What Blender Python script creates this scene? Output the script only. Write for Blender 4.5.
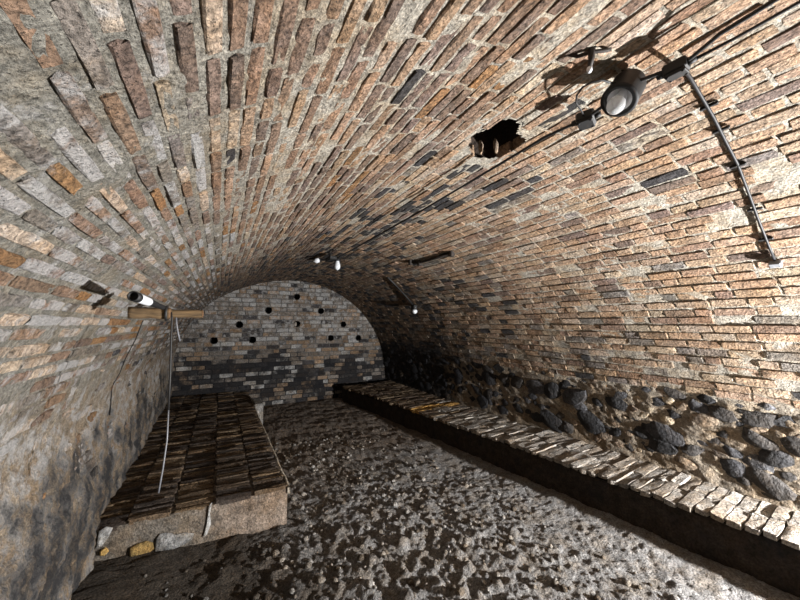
import bpy, math, random
import numpy as np
from mathutils import Vector, Matrix

random.seed(7)
RNG = np.random.RandomState(11)
scene = bpy.context.scene
COL = scene.collection
for o in list(bpy.data.objects):
    bpy.data.objects.remove(o)

# ------------------------------------------------------------------ camera
CAMZ, FPX, YAW, PITCH = 1.62, 335.0, 28.2, 4.2
cd = bpy.data.cameras.new('camera')
cd.sensor_fit = 'HORIZONTAL'
cd.sensor_width = 36.0
cd.lens = FPX / 800.0 * 36.0
cd.clip_start = 0.02
cam = bpy.data.objects.new('camera', cd)
COL.objects.link(cam)
cam.location = (0, 0, CAMZ)
cam.rotation_euler = (math.radians(90 + PITCH), 0, math.radians(-YAW))
scene.camera = cam

# ------------------------------------------------------------------ light
world = bpy.data.worlds.new('world')
scene.world = world
world.use_nodes = True
world.node_tree.nodes['Background'].inputs[0].default_value = (0.9, 0.95, 1.0, 1)
world.node_tree.nodes['Background'].inputs[1].default_value = 0.0


def point_light(name, loc, energy, radius, color):
    l = bpy.data.lights.new(name, 'POINT')
    l.energy = energy
    l.shadow_soft_size = radius
    l.color = color
    o = bpy.data.objects.new(name, l)
    COL.objects.link(o)
    o.location = loc
    return o


# the work lamp that stands on the right-hand ledge beside the photographer
wl = bpy.data.lights.new('work_light', 'SPOT')
wl.energy = 1650.0
wl.shadow_soft_size = 0.03
wl.color = (1.0, 0.99, 0.985)
wl.spot_size = math.radians(152)
wl.spot_blend = 0.30
wlo = bpy.data.objects.new('work_light', wl)
COL.objects.link(wlo)
wlo.location = (3.37, -0.78, 0.71)
wlo.rotation_euler = Vector((-0.72, 0.78, 0.34)).to_track_quat('-Z', 'Y').to_euler()
# weak fill light added behind the photographer, no known lamp there
point_light('fill_light', (1.35, -2.6, 1.75), 5.0, 0.25, (1.0, 0.985, 0.97))

vs = scene.view_settings
vs.view_transform = 'Standard'
vs.look = 'None'
vs.exposure = 0.24
vs.gamma = 1.0
vs.use_curve_mapping = False

# ------------------------------------------------------------------ numpy noise
def _hash(ix, iy, iz, seed):
    n = (ix.astype(np.int64) * 73856093) ^ (iy.astype(np.int64) * 19349663) ^ (iz.astype(np.int64) * 83492791) ^ (seed * 2654435761)
    n = n & 0xffffffff
    n = ((n ^ (n >> 15)) * 2246822519) & 0xffffffff
    n = ((n ^ (n >> 13)) * 3266489917) & 0xffffffff
    n = n ^ (n >> 16)
    return n.astype(np.float64) / 4294967295.0 * 2 - 1


def vnoise(x, y, z, seed=0):
    x, y, z = np.broadcast_arrays(np.asarray(x, float), np.asarray(y, float), np.asarray(z, float))
    ix, iy, iz = np.floor(x), np.floor(y), np.floor(z)
    fx, fy, fz = x - ix, y - iy, z - iz
    fx = fx * fx * fx * (fx * (fx * 6 - 15) + 10)
    fy = fy * fy * fy * (fy * (fy * 6 - 15) + 10)
    fz = fz * fz * fz * (fz * (fz * 6 - 15) + 10)
    r = 0
    for dx in (0, 1):
        for dy in (0, 1):
            for dz in (0, 1):
                w = (fx if dx else 1 - fx) * (fy if dy else 1 - fy) * (fz if dz else 1 - fz)
                r = r + w * _hash(ix + dx, iy + dy, iz + dz, seed)
    return r


def fbm(x, y, z=0.0, scale=1.0, octv=4, seed=0, gain=0.5):
    a, s, r, t = 1.0, scale, 0, 0
    for k in range(octv):
        r = r + a * vnoise(np.asarray(x) * s, np.asarray(y) * s, np.asarray(z) * s, seed + k)
        t += a
        a *= gain
        s *= 2.03
    return r / t


def sstep(a, b, x):
    t = np.clip((x - a) / (b - a), 0, 1)
    return t * t * (3 - 2 * t)


def lin(c):
    c = np.asarray(c, float) / 255.0
    return np.where(c <= 0.04045, c / 12.92, ((c + 0.055) / 1.055) ** 2.4)


# ------------------------------------------------------------------ materials
def nodes_of(name):
    m = bpy.data.materials.new(name)
    m.use_nodes = True
    nt = m.node_tree
    b = nt.nodes['Principled BSDF']
    return m, nt, b


def N(nt, t, **kw):
    n = nt.nodes.new(t)
    for k, v in kw.items():
        setattr(n, k, v)
    return n


def noise(nt, pos, scale, detail=5, rough=0.6):
    n = N(nt, 'ShaderNodeTexNoise')
    n.inputs['Scale'].default_value = scale
    n.inputs['Detail'].default_value = detail
    n.inputs['Roughness'].default_value = rough
    nt.links.new(pos, n.inputs['Vector'])
    return n.outputs['Fac']


def rng(nt, val, a, b, c, d, smooth=False):
    n = N(nt, 'ShaderNodeMapRange')
    if smooth:
        n.interpolation_type = 'SMOOTHSTEP'
    for i, v in enumerate((a, b, c, d)):
        if isinstance(v, (int, float)):
            n.inputs[i + 1].default_value = v
        else:
            nt.links.new(v, n.inputs[i + 1])
    nt.links.new(val, n.inputs[0])
    return n.outputs[0]


def math2(nt, op, a, b=None):
    n = N(nt, 'ShaderNodeMath', operation=op)
    for i, v in enumerate((a, b)):
        if v is None:
            continue
        if isinstance(v, (int, float)):
            n.inputs[i].default_value = v
        else:
            nt.links.new(v, n.inputs[i])
    return n.outputs[0]


def mixc(nt, fac, a, b, mode='MIX'):
    n = N(nt, 'ShaderNodeMix', data_type='RGBA', blend_type=mode)
    if isinstance(fac, (int, float)):
        n.inputs[0].default_value = fac
    else:
        nt.links.new(fac, n.inputs[0])
    for i, v in ((6, a), (7, b)):
        if isinstance(v, (tuple, list)):
            n.inputs[i].default_value = (v[0], v[1], v[2], 1)
        else:
            nt.links.new(v, n.inputs[i])
    return n.outputs[2]


def masonry(name, grain=55, contrast=(0.6, 1.3), bump=0.6, dist=0.006, rough=0.9, pit=0.5, wscale=11, stretch=None, mid=(0.72, 1.28)):
    """Colour from the 'col' attribute; 'fx' r = lime bloom, g = soot, with procedural edges."""
    m, nt, b = nodes_of(name)
    geo = N(nt, 'ShaderNodeNewGeometry')
    pos = geo.outputs['Position']
    if stretch:
        mp = N(nt, 'ShaderNodeMapping')
        mp.inputs['Scale'].default_value = stretch
        nt.links.new(pos, mp.inputs['Vector'])
        pos2 = mp.outputs[0]
    else:
        pos2 = pos
    ca = N(nt, 'ShaderNodeAttribute', attribute_name='col')
    fa = N(nt, 'ShaderNodeAttribute', attribute_name='fx')
    sep = N(nt, 'ShaderNodeSeparateColor')
    nt.links.new(fa.outputs['Color'], sep.inputs[0])
    n1 = noise(nt, pos2, grain, 7, 0.65)
    n2 = noise(nt, pos2, grain * 0.22, 4, 0.55)
    v = rng(nt, n1, 0.28, 0.72, contrast[0], contrast[1])
    v2 = rng(nt, n2, 0.28, 0.72, mid[0], mid[1])
    vv = math2(nt, 'MULTIPLY', v, v2)
    hs = N(nt, 'ShaderNodeHueSaturation')
    nt.links.new(ca.outputs['Color'], hs.inputs['Color'])
    nt.links.new(vv, hs.inputs['Value'])
    wrm = rng(nt, noise(nt, pos2, 6.0, 6, 0.7), 0.42, 0.62, 0.0, 0.75, True)
    c = mixc(nt, wrm, hs.outputs[0], mixc(nt, 1.0, hs.outputs[0], (0.92, 0.80, 0.66), 'MULTIPLY'))
    # lime bloom
    nw = noise(nt, pos2, wscale, 7, 0.68)
    lo = math2(nt, 'SUBTRACT', 0.80, math2(nt, 'MULTIPLY', sep.outputs[0], 0.58))
    wm = rng(nt, nw, math2(nt, 'SUBTRACT', lo, 0.03), math2(nt, 'ADD', lo, 0.14), 0.0, 0.8, True)
    nwv = rng(nt, n1, 0.3, 0.7, 0.75, 1.08)
    wc = N(nt, 'ShaderNodeHueSaturation')
    wc.inputs['Color'].default_value = (0.38, 0.375, 0.365, 1)
    nt.links.new(nwv, wc.inputs['Value'])
    c = mixc(nt, wm, c, wc.outputs[0])
    # soot
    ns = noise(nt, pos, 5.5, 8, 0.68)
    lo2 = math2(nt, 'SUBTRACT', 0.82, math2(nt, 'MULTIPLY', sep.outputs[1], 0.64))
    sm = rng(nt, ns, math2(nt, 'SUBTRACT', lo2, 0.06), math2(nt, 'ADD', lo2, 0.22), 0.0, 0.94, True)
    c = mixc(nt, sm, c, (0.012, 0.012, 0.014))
    # pits
    np_ = noise(nt, pos, grain * 2.2, 3, 0.5)
    pm = rng(nt, np_, 0.30, 0.38, pit, 0.0, True)
    c = mixc(nt, pm, c, (0.02, 0.017, 0.015))
    nt.links.new(c, b.inputs['Base Color'])
    b.inputs['Roughness'].default_value = rough
    b.inputs['Specular IOR Level'].default_value = 0.25
    hh = math2(nt, 'ADD', math2(nt, 'MULTIPLY', n1, 0.7), math2(nt, 'MULTIPLY', noise(nt, pos, grain * 0.45, 5, 0.6), 0.9))
    hh = math2(nt, 'SUBTRACT', hh, math2(nt, 'MULTIPLY', pm, 0.35))
    bp = N(nt, 'ShaderNodeBump')
    bp.inputs['Strength'].default_value = bump
    bp.inputs['Distance'].default_value = dist
    nt.links.new(hh, bp.inputs['Height'])
    nt.links.new(bp.outputs[0], b.inputs['Normal'])
    return m


M = {}
M['brick'] = masonry('weathered_brick', 75, (0.16, 1.42), 1.0, 0.024, 0.9, 0.75)
M['mortar'] = masonry('lime_mortar', 95, (0.28, 1.26), 1.0, 0.024, 0.93, 0.6, mid=(0.62, 1.36))
M['stone'] = masonry('rubble_stone', 42, (0.14, 1.6), 1.0, 0.035, 0.72, 0.4)
M['earth'] = masonry('earth', 90, (0.12, 1.35), 1.0, 0.035, 0.95, 0.5)
M['plaster'] = masonry('old_plaster', 70, (0.25, 1.3), 1.0, 0.024, 0.92, 0.5, mid=(0.5, 1.5))


def simple(name, col, rough=0.5, metal=0.0, grain=40.0, var=0.35, bump=0.2, stretch=(1, 1, 1)):
    m, nt, b = nodes_of(name)
    tc = N(nt, 'ShaderNodeTexCoord')
    mp = N(nt, 'ShaderNodeMapping')
    mp.inputs['Scale'].default_value = stretch
    nt.links.new(tc.outputs['Object'], mp.inputs['Vector'])
    n = noise(nt, mp.outputs[0], grain, 5, 0.6)
    hs = N(nt, 'ShaderNodeHueSaturation')
    l = lin(col)
    hs.inputs['Color'].default_value = (l[0], l[1], l[2], 1)
    nt.links.new(rng(nt, n, 0.25, 0.75, 1 - var, 1 + var), hs.inputs['Value'])
    nt.links.new(hs.outputs[0], b.inputs['Base Color'])
    b.inputs['Roughness'].default_value = rough
    b.inputs['Metallic'].default_value = metal
    bp = N(nt, 'ShaderNodeBump')
    bp.inputs['Strength'].default_value = bump
    bp.inputs['Distance'].default_value = 0.003
    nt.links.new(n, bp.inputs['Height'])
    nt.links.new(bp.outputs[0], b.inputs['Normal'])
    return m


M['black'] = simple('black_bakelite', (9, 9, 10), 0.65)
M['rubber'] = simple('black_rubber', (18, 17, 17), 0.6)
M['steel'] = simple('galvanised_conduit', (24, 24, 26), 0.55, 0.0)
M['steel'].node_tree.nodes['Principled BSDF'].inputs['Specular IOR Level'].default_value = 0.22
M['greybox'] = simple('grey_plastic', (120, 122, 126), 0.5)
M['reflector'] = simple('white_enamel', (225, 226, 228), 0.3, 0.0, 30, 0.1, 0.05)
M['cord'] = simple('grey_cord', (104, 105, 110), 0.5)
M['timber'] = simple('old_timber', (100, 80, 54), 0.9, 0, 16, 0.8, 1.0, (0.4, 4, 4))
M['timber_end'] = simple('timber_end_grain', (92, 66, 40), 0.9, 0, 50, 0.5, 0.6)
M['porcelain'] = simple('porcelain', (205, 208, 212), 0.25, 0, 20, 0.08, 0.05)
M['iron'] = simple('rusty_iron', (48, 42, 38), 0.7, 0.3, 60, 0.4, 0.5)
M['hole'] = simple('hole_lining', (30, 29, 29), 0.95, 0, 40, 0.3, 0.3)
gm, gnt, gb = nodes_of('clear_glass')
gb.inputs['Base Color'].default_value = (0.95, 0.97, 0.98, 1)
gb.inputs['Roughness'].default_value = 0.06
gb.inputs['IOR'].default_value = 1.45
gb.inputs['Transmission Weight'].default_value = 0.75
gno = noise(gnt, N(gnt, 'ShaderNodeTexCoord').outputs['Object'], 60, 3, 0.5)
gnt.links.new(rng(gnt, gno, 0.3, 0.7, 0.04, 0.2), gb.inputs['Roughness'])
M['glass'] = gm

# ------------------------------------------------------------------ mesh helpers
def mesh_from(name, verts, faces, mat, col=None, fx=None, smooth=True):
    me = bpy.data.meshes.new(name)
    verts = np.asarray(verts, np.float32)
    if isinstance(faces, np.ndarray) and faces.ndim == 2:
        nf, k = faces.shape
        me.vertices.add(len(verts))
        me.vertices.foreach_set('co', verts.ravel())
        me.loops.add(nf * k)
        me.loops.foreach_set('vertex_index', faces.ravel().astype(np.int32))
        me.polygons.add(nf)
        me.polygons.foreach_set('loop_start', np.arange(0, nf * k, k, dtype=np.int32))
        me.update(calc_edges=True)
        me.validate()
    else:
        me.from_pydata([tuple(map(float, v)) for v in verts], [], [tuple(f) for f in faces])
        me.update()
    if smooth:
        me.polygons.foreach_set('use_smooth', np.ones(len(me.polygons), bool))
        if smooth != True:
            me.set_sharp_from_angle(angle=math.radians(smooth))
    n = len(me.vertices)
    for nm, d in (('col', col), ('fx', fx)):
        if d is None:
            continue
        d = np.asarray(d, np.float32)
        if d.ndim == 1:
            d = np.tile(d, (n, 1))
        if d.shape[1] == 3:
            d = np.c_[d, np.ones(n, np.float32)]
        a = me.attributes.new(nm, 'FLOAT_COLOR', 'POINT')
        a.data.foreach_set('color', d.astype(np.float32).ravel())
    if mat:
        me.materials.append(mat)
    return me


def link(name, me, parent=None, loc=None):
    o = bpy.data.objects.new(name, me)
    COL.objects.link(o)
    if loc is not None:
        o.location = loc
    if parent:
        o.parent = parent
    return o


def tag(o, label=None, cat=None, group=None, kind=None):
    if label:
        o['label'] = label
    if cat:
        o['category'] = cat
    if group:
        o['group'] = group
    if kind:
        o['kind'] = kind
    return o


def thing(name, label, cat, loc, group=None):
    o = bpy.data.objects.new(name, None)
    COL.objects.link(o)
    o.location = loc
    o.empty_display_size = 0.05
    return tag(o, label, cat, group)


def child(name, verts, faces, mat, parent, ploc, col=None, fx=None, smooth=True):
    """verts in world space; the object's origin is placed at their centre, under parent at ploc."""
    v = np.asarray(verts, float)
    c = v.mean(0)
    me = mesh_from(name, v - c, faces, mat, col, fx, smooth)
    return link(name, me, parent, Vector(c) - Vector(ploc))


def grid_faces(nu, nv):
    i = np.arange((nu - 1) * (nv - 1))
    r, c = i // (nv - 1), i % (nv - 1)
    a = r * nv + c
    return np.stack([a, a + 1, a + nv + 1, a + nv], 1)


def tube(pts, r, seg=8, closed=False):
    pts = [Vector(p) for p in pts]
    n = len(pts)
    rr = r if isinstance(r, (list, tuple)) else [r] * n
    V, F = [], []
    up = None
    for i, p in enumerate(pts):
        a = pts[(i - 1) % n] if (closed or i > 0) else p
        b = pts[(i + 1) % n] if (closed or i < n - 1) else p
        t = (b - a).normalized()
        if up is None:
            up = Vector((0, 0, 1)) if abs(t.z) < 0.9 else Vector((1, 0, 0))
        x = up.cross(t).normalized()
        y = t.cross(x).normalized()
        up = y
        for k in range(seg):
            an = 2 * math.pi * k / seg
            V.append(p + (x * math.cos(an) + y * math.sin(an)) * rr[i])
    m = n if closed else n - 1
    for i in range(m):
        for k in range(seg):
            a, b = i * seg + k, i * seg + (k + 1) % seg
            c, d = ((i + 1) % n) * seg + (k + 1) % seg, ((i + 1) % n) * seg + k
            F.append((a, b, c, d))
    if not closed:
        F.append(tuple(range(seg - 1, -1, -1)))
        F.append(tuple((n - 1) * seg + k for k in range(seg)))
    return [tuple(v) for v in V], F


def lathe(profile, origin, axis, seg=24):
    """profile: list of (radius, distance along axis)."""
    ax = Vector(axis).normalized()
    x = ax.orthogonal().normalized()
    y = ax.cross(x)
    V, F = [], []
    for (r, h) in profile:
        for k in range(seg):
            a = 2 * math.pi * k / seg
            V.append(Vector(origin) + ax * h + (x * math.cos(a) + y * math.sin(a)) * r)
    for i in range(len(profile) - 1):
        for k in range(seg):
            F.append((i * seg + k, i * seg + (k + 1) % seg, (i + 1) * seg + (k + 1) % seg, (i + 1) * seg + k))
    return [tuple(v) for v in V], F


def rbox(c, size, rot=None, bev=0.15):
    """chamfered box, 24 vertices."""
    c = Vector(c)
    hx, hy, hz = [s / 2 for s in size]
    b = min(size) * bev
    V, F = [], []
    import itertools
    idx = {}
    for sx, sy, sz in itertools.product((-1, 1), repeat=3):
        for ax in range(3):
            p = [sx * (hx - b), sy * (hy - b), sz * (hz - b)]
            p[ax] = (sx * hx, sy * hy, sz * hz)[ax]
            idx[(sx, sy, sz, ax)] = len(V)
            v = Vector(p)
            if rot is not None:
                v = rot @ v
            V.append(tuple(c + v))
    for ax in range(3):
        o1, o2 = [(1, 2), (2, 0), (0, 1)][ax]
        for s in (-1, 1):
            f = []
            for a, d in ((-1, -1), (1, -1), (1, 1), (-1, 1)):
                k = [0, 0, 0]
                k[ax], k[o1], k[o2] = s, a, d
                f.append(idx[(k[0], k[1], k[2], ax)])
            F.append(tuple(f if s > 0 else f[::-1]))
    for ax in range(3):
        o1, o2 = [(1, 2), (2, 0), (0, 1)][ax]
        for a in (-1, 1):
            for d in (-1, 1):
                f = []
                for s, w in ((-1, o1), (-1, o2), (1, o2), (1, o1)):
                    k = [0, 0, 0]
                    k[ax], k[o1], k[o2] = s, a, d
                    f.append(idx[(k[0], k[1], k[2], w)])
                F.append(tuple(f))
    for sx, sy, sz in itertools.product((-1, 1), repeat=3):
        F.append(tuple(idx[(sx, sy, sz, a)] for a in range(3)))
    return V, F


# camera math in numpy, used to rank which bricks show largest and to measure positions on the vault
_y, _p = math.radians(YAW), math.radians(PITCH)
FW = np.array([math.sin(_y) * math.cos(_p), math.cos(_y) * math.cos(_p), math.sin(_p)])
RT = np.array([math.cos(_y), -math.sin(_y), 0.0])
UP = np.cross(RT, FW)


def project(P):
    P = np.asarray(P, float) - np.array([0, 0, CAMZ])
    d = P @ FW
    return 400 + FPX * (P @ RT) / d, 300 - FPX * (P @ UP) / d, d


def ray(u, v):
    return FW + (u - 400) / FPX * RT + (300 - v) / FPX * UP


# ------------------------------------------------------------------ the vault
CX, CZ, R0, DEEP = 1.354, CAMZ - 1.231, 2.16, 7.3
YN = -1.3                                    # the masonry goes on behind the photographer
SEND = math.pi * R0


def vault(s, Y, off=0.0):
    """s: metres of arc from the right springing over the crown; off > 0 is into the room."""
    s, Y, off = np.broadcast_arrays(np.asarray(s, float), np.asarray(Y, float), np.asarray(off, float))
    th = np.clip(s / R0, 0, math.pi)
    deg = np.degrees(th)
    R = R0 + 0.075 * np.exp(-((deg - 137) / 19) ** 2) + 0.10 * np.exp(-(deg / 16) ** 2) * (1 - np.clip(Y, 0, DEEP) / DEEP)
    r = R - off - 0.19 * sstep(158, 178, deg) * (1 - 0.6 * np.clip(Y, 0, DEEP) / DEEP)
    x = CX + r * np.cos(th)
    z = CZ + r * np.sin(th)
    z = z + np.where(s < 0, s, 0) - np.where(s > SEND, s - SEND, 0)
    return np.stack([x, Y, z], -1)


def pix_to_vault(u, v, off=0.0):
    d = ray(u, v)
    R = R0
    for _ in range(12):
        cx, cz = CX, CZ - CAMZ
        a = d[0] ** 2 + d[2] ** 2
        b = -2 * (d[0] * cx + d[2] * cz)
        c = cx * cx + cz * cz - (R - off) ** 2
        t = (-b + math.sqrt(b * b - 4 * a * c)) / (2 * a)
        P = d * t
        th = math.atan2(P[2] - cz, P[0] - cx)
        dg = math.degrees(th)
        R = R0 + 0.075 * math.exp(-((dg - 137) / 19) ** 2) + 0.10 * math.exp(-(dg / 16) ** 2) * (1 - min(max(P[1], 0), DEEP) / DEEP)
    return th * R0, P[1]


SR = math.radians(52) * R0          # right wall / crown
SL = math.radians(128) * R0         # crown / left wall
S_RUB = math.radians(17.5) * R0     # rubble footing below the bricks of the right wall

HOLE_PX = [(470, 142), (473, 137), (486, 132), (499, 123), (511, 122), (519, 127), (516, 135), (524, 141), (518, 148), (508, 154), (498, 157), (490, 158), (476, 157), (472, 150)]
HOLE = np.array([pix_to_vault(*p) for p in HOLE_PX])
HOLE = HOLE.mean(0) + (HOLE - HOLE.mean(0)) * 1.08


def in_poly(px, py, poly):
    px, py = np.broadcast_arrays(np.asarray(px, float), np.asarray(py, float))
    r = np.zeros(px.shape, bool)
    n = len(poly)
    for i in range(n):
        x1, y1 = poly[i]
        x2, y2 = poly[(i + 1) % n]
        c = ((y1 > py) != (y2 > py)) & (px < (x2 - x1) * (py - y1) / (y2 - y1 + 1e-12) + x1)
        r ^= c
    return r


C_ = {k: lin(v) for k, v in dict(
    tan=(160, 135, 113), tan2=(168, 145, 123), pale=(174, 157, 138), brown=(136, 113, 96), purple=(122, 105, 95), orange=(142, 109, 76),
    dark=(62, 60, 61), grey=(124, 117, 110), greyp=(166, 165, 163), mort=(178, 171, 158), mortl=(134, 131, 122), mortd=(112, 104, 92),
    white=(190, 188, 184), umber=(86, 70, 56), black=(34, 34, 38)).items()}


def shell_off(s, Y):
    """mortar surface, relative to the brick faces"""
    deg = np.degrees(s / R0)
    L = sstep(120, 138, deg)
    LL = sstep(150, 168, deg)
    n = fbm(s, Y, 0, 9, 4, 3)
    n2 = fbm(s, Y, 5.0, 3.1, 4, 8)
    n3 = fbm(s, Y, 2.0, 34, 3, 21)
    right = -0.0044 + 0.0032 * n + 0.0024 * n3
    left = -0.0068 + 0.0055 * n + 0.0045 * n2 + 0.004 * n3
    low = 0.006 + 0.024 * n + 0.035 * n2 + 0.012 * n3
    o = right * (1 - L) + left * L
    o = o * (1 - LL) + low * LL
    rub = 1 - sstep(16, 19, deg)
    o = o * (1 - rub) + rub * (-0.002 + 0.008 * n2 + 0.010 * n + 0.009 * n3)
    return o


def shell_col(s, Y):
    deg = np.degrees(s / R0)
    L = sstep(116, 136, deg)[:, None]
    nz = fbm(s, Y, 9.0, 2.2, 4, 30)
    far = sstep(2.4, 5.2, Y + 0.8 * nz)[:, None]  # distant mortar browned: soot plus light falloff painted into the colour
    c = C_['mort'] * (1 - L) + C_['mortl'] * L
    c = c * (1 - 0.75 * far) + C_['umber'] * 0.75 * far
    # tan mortar in the rubble footing
    rub = (1 - sstep(15, 20, deg + 5 * nz))[:, None]
    c = c * (1 - rub) + lin((142, 131, 116)) * rub
    low = sstep(150, 166, deg)[:, None]
    c = c * (1 - low) + lin((150, 136, 118)) * low
    w = 0.38 * L[:, 0] + 0.22 * low[:, 0]
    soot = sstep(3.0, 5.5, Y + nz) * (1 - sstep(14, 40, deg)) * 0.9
    soot = np.maximum(soot, 0.42 * sstep(4.0, 7.0, Y + nz) * (deg < 130))  # far vault: soot together with painted falloff of the light
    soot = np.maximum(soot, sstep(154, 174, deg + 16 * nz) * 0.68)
    return c, np.stack([w, soot, 0 * w], 1)


def graded(a, b, lo, hi, fine, coarse):
    out = [a]
    while out[-1] < b - 1e-6:
        y = out[-1]
        st = fine if lo <= y <= hi else min(coarse, fine + 0.05 * (max(lo - y, y - hi)))
        out.append(min(b, y + st))
    return np.array(out)


def build_shell(name, s0, s1, ds, fine, hole=False):
    ss = np.linspace(s0, s1, int((s1 - s0) / ds) + 2)
    ys = graded(YN, DEEP + 0.06, 0.15, 2.2, fine, 0.05)
    S, Yg = np.meshgrid(ss, ys, indexing='ij')
    S, Yg = S.ravel(), Yg.ravel()
    V = vault(S, Yg, shell_off(S, Yg))
    F = grid_faces(len(ss), len(ys))
    if hole:
        cs, cy = S[F].mean(1), Yg[F].mean(1)
        F = F[~in_poly(cs, cy, HOLE)]
    c, fx = shell_col(S, Yg)
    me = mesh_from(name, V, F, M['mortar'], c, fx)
    o = link(name, me)
    tag(o, kind='structure')
    return o


wall_right = build_shell('wall_right', -CZ - 0.05, SR, 0.014, 0.020)
ceiling = build_shell('ceiling', SR, SL, 0.012, 0.016, True)
wall_left = build_shell('wall_left', SL, SEND + CZ + 0.05, 0.010, 0.011)
tag(wall_right, 'right flank of the brick vault with dark rubble footing')
tag(ceiling, 'crown of the tan brick barrel vault carrying the cable')
tag(wall_left, 'left flank of the vault with grey mortar and white lime bloom')


def pitch_at(s):
    d = math.degrees(s / R0)
    return float(np.interp(d, [0, 75, 95, 112, 124, 136, 150, 165, 180], [0.0735, 0.070, 0.061, 0.053, 0.048, 0.045, 0.054, 0.070, 0.075]))


def pick(opts):
    r = random.random() * sum(w for _, w in opts)
    for c, w in opts:
        r -= w
        if r <= 0:
            return C_[c]
    return C_[opts[-1][0]]


def brick_look(s, Y):
    d = math.degrees(s / R0)
    nz = float(fbm(s, Y, 9.0, 1.3, 3, 30))
    dd = d + 9 * nz
    w = soot = 0.0
    if dd > 127:
        c = pick([('orange', 1.1), ('brown', 2.6), ('purple', 1.2), ('grey', 3.2), ('pale', 2.0)])
        w = random.choice((0.15, 0.35, 0.5, 0.65, 0.8))
        if c is C_['orange']:
            w = random.choice((0.05, 0.15, 0.3))
    elif dd > 100:
        c = pick([('purple', 3.4), ('brown', 3.6), ('tan', 2.0), ('orange', 0.45), ('dark', 0.12), ('pale', 0.3)])
        w = 0.12
    elif dd > 40:
        c = pick([('tan', 4), ('tan2', 3.2), ('brown', 1.5), ('purple', 1.0), ('pale', 1.1), ('dark', 0.22), ('grey', 0.5)])
        w = 0.08
    else:
        c = pick([('tan2', 2.6), ('tan', 2.2), ('pale', 2.2), ('grey', 1.5), ('brown', 1.6), ('dark', 0.3)])
        w = 0.15
    far = float(sstep(2.6, 5.0, Y + 0.9 * nz))  # far bricks darkened, soot and fading light both put into the colour
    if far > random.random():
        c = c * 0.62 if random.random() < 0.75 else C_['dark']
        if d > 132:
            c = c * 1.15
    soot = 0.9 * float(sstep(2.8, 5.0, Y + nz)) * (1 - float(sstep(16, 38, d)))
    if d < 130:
        soot = max(soot, 0.40 * float(sstep(4.0, 6.5, Y + nz)))  # far end: soot, deepened to paint in the light falloff
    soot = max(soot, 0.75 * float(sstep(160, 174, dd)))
    # more dark bricks along the line of the cable
    if 84 < d < 101 and Y > 1.4:
        if random.random() < 0.22:
            c = C_['dark']
    v = random.uniform(0.86, 1.12)
    return np.clip(c * v * np.array([random.uniform(0.97, 1.03), 1, random.uniform(0.95, 1.05)]), 0, 1), np.array([w, soot, random.random()])


def brick_local(s0, s1, y0, y1, off, rough, k, depth=0.06):
    """grid front, chamfer ring, back ring: 26 quads. returns (s, y, off) triplets and faces"""
    ch = min(0.0035, (s1 - s0) * 0.1)
    us = np.array([0.0, 0.5, 1.0])
    ws = np.array([0.0, 0.33, 0.67, 1.0])
    P = []
    for u in us:
        for w in ws:
            P.append((s0 + ch + (s1 - s0 - 2 * ch) * u, y0 + ch + (y1 - y0 - 2 * ch) * w, off))
    ring = [0, 1, 2, 3, 7, 11, 10, 9, 8, 4]
    for lvl in (0, 1):
        for r in ring:
            u, w = us[r // 4], ws[r % 4]
            P.append((s0 + (s1 - s0) * u, y0 + (y1 - y0) * w, off - (0.0035 if lvl == 0 else depth)))
    P = np.array(P)
    j = RNG.uniform(-1, 1, P.shape)
    P[:12, 2] += j[:12, 2] * rough
    P[:22, 0] += j[:22, 0] * rough * 0.55
    P[:22, 1] += j[:22, 1] * rough * 0.9
    # rounded corners
    for a, b in ((0, 0), (3, 3), (4, 7)):
        pass
    for idx in (12, 15, 17, 20):
        cs, cy = (s0 + s1) / 2, (y0 + y1) / 2
        P[idx, 0] += (cs - P[idx, 0]) * 0.14
        P[idx, 1] += (cy - P[idx, 1]) * 0.05
    P[22:, :2] = P[12:22, :2]
    return P


BR_F = []
for _u in range(2):
    for _w in range(3):
        a = _u * 4 + _w
        BR_F.append((a, a + 1, a + 5, a + 4))
_ring = [0, 1, 2, 3, 7, 11, 10, 9, 8, 4]
for _i in range(10):
    _j = (_i + 1) % 10
    BR_F.append((_ring[_j], _ring[_i], 12 + _i, 12 + _j))
    BR_F.append((12 + _j, 12 + _i, 22 + _i, 22 + _j))
BR_F = np.array(BR_F)


class Bricks:
    """collects bricks of one surface; the 300 that show largest become objects, the others one mesh"""

    def __init__(self, owner, ploc=(0, 0, 0), mat='brick', name='brick', limit=300):
        self.b, self.owner, self.ploc, self.mat, self.name, self.limit = [], owner, ploc, mat, name, limit

    def add(self, V, F, col, fx):
        V = np.asarray(V, float)
        u, v, d = project(V[:12])
        area = 0.0
        if d.min() > 0.05:
            uu, vv = np.clip(u, 0, 800), np.clip(v, 0, 600)
            area = (uu.max() - uu.min()) * (vv.max() - vv.min())
        self.b.append((area, V, F, np.asarray(col), np.asarray(fx)))

    def build(self):
        self.b.sort(key=lambda t: -t[0])
        for area, V, F, c, fx in self.b[:self.limit]:
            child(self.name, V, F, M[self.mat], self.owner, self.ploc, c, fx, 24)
        rest = self.b[self.limit:]
        if rest:
            VV, FF, CC, XX, n = [], [], [], [], 0
            for area, V, F, c, fx in rest:
                VV.append(V)
                FF.append(np.asarray(F) + n)
                CC.append(np.tile(c, (len(V), 1)))
                XX.append(np.tile(fx, (len(V), 1)))
                n += len(V)
            VV = np.concatenate(VV) - np.array(self.ploc)
            o = link(self.name + 'work', mesh_from(self.name + 'work', VV, np.concatenate(FF), M[self.mat], np.concatenate(CC), np.concatenate(XX), 24), self.owner)
            tag(o, kind='stuff')


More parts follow.
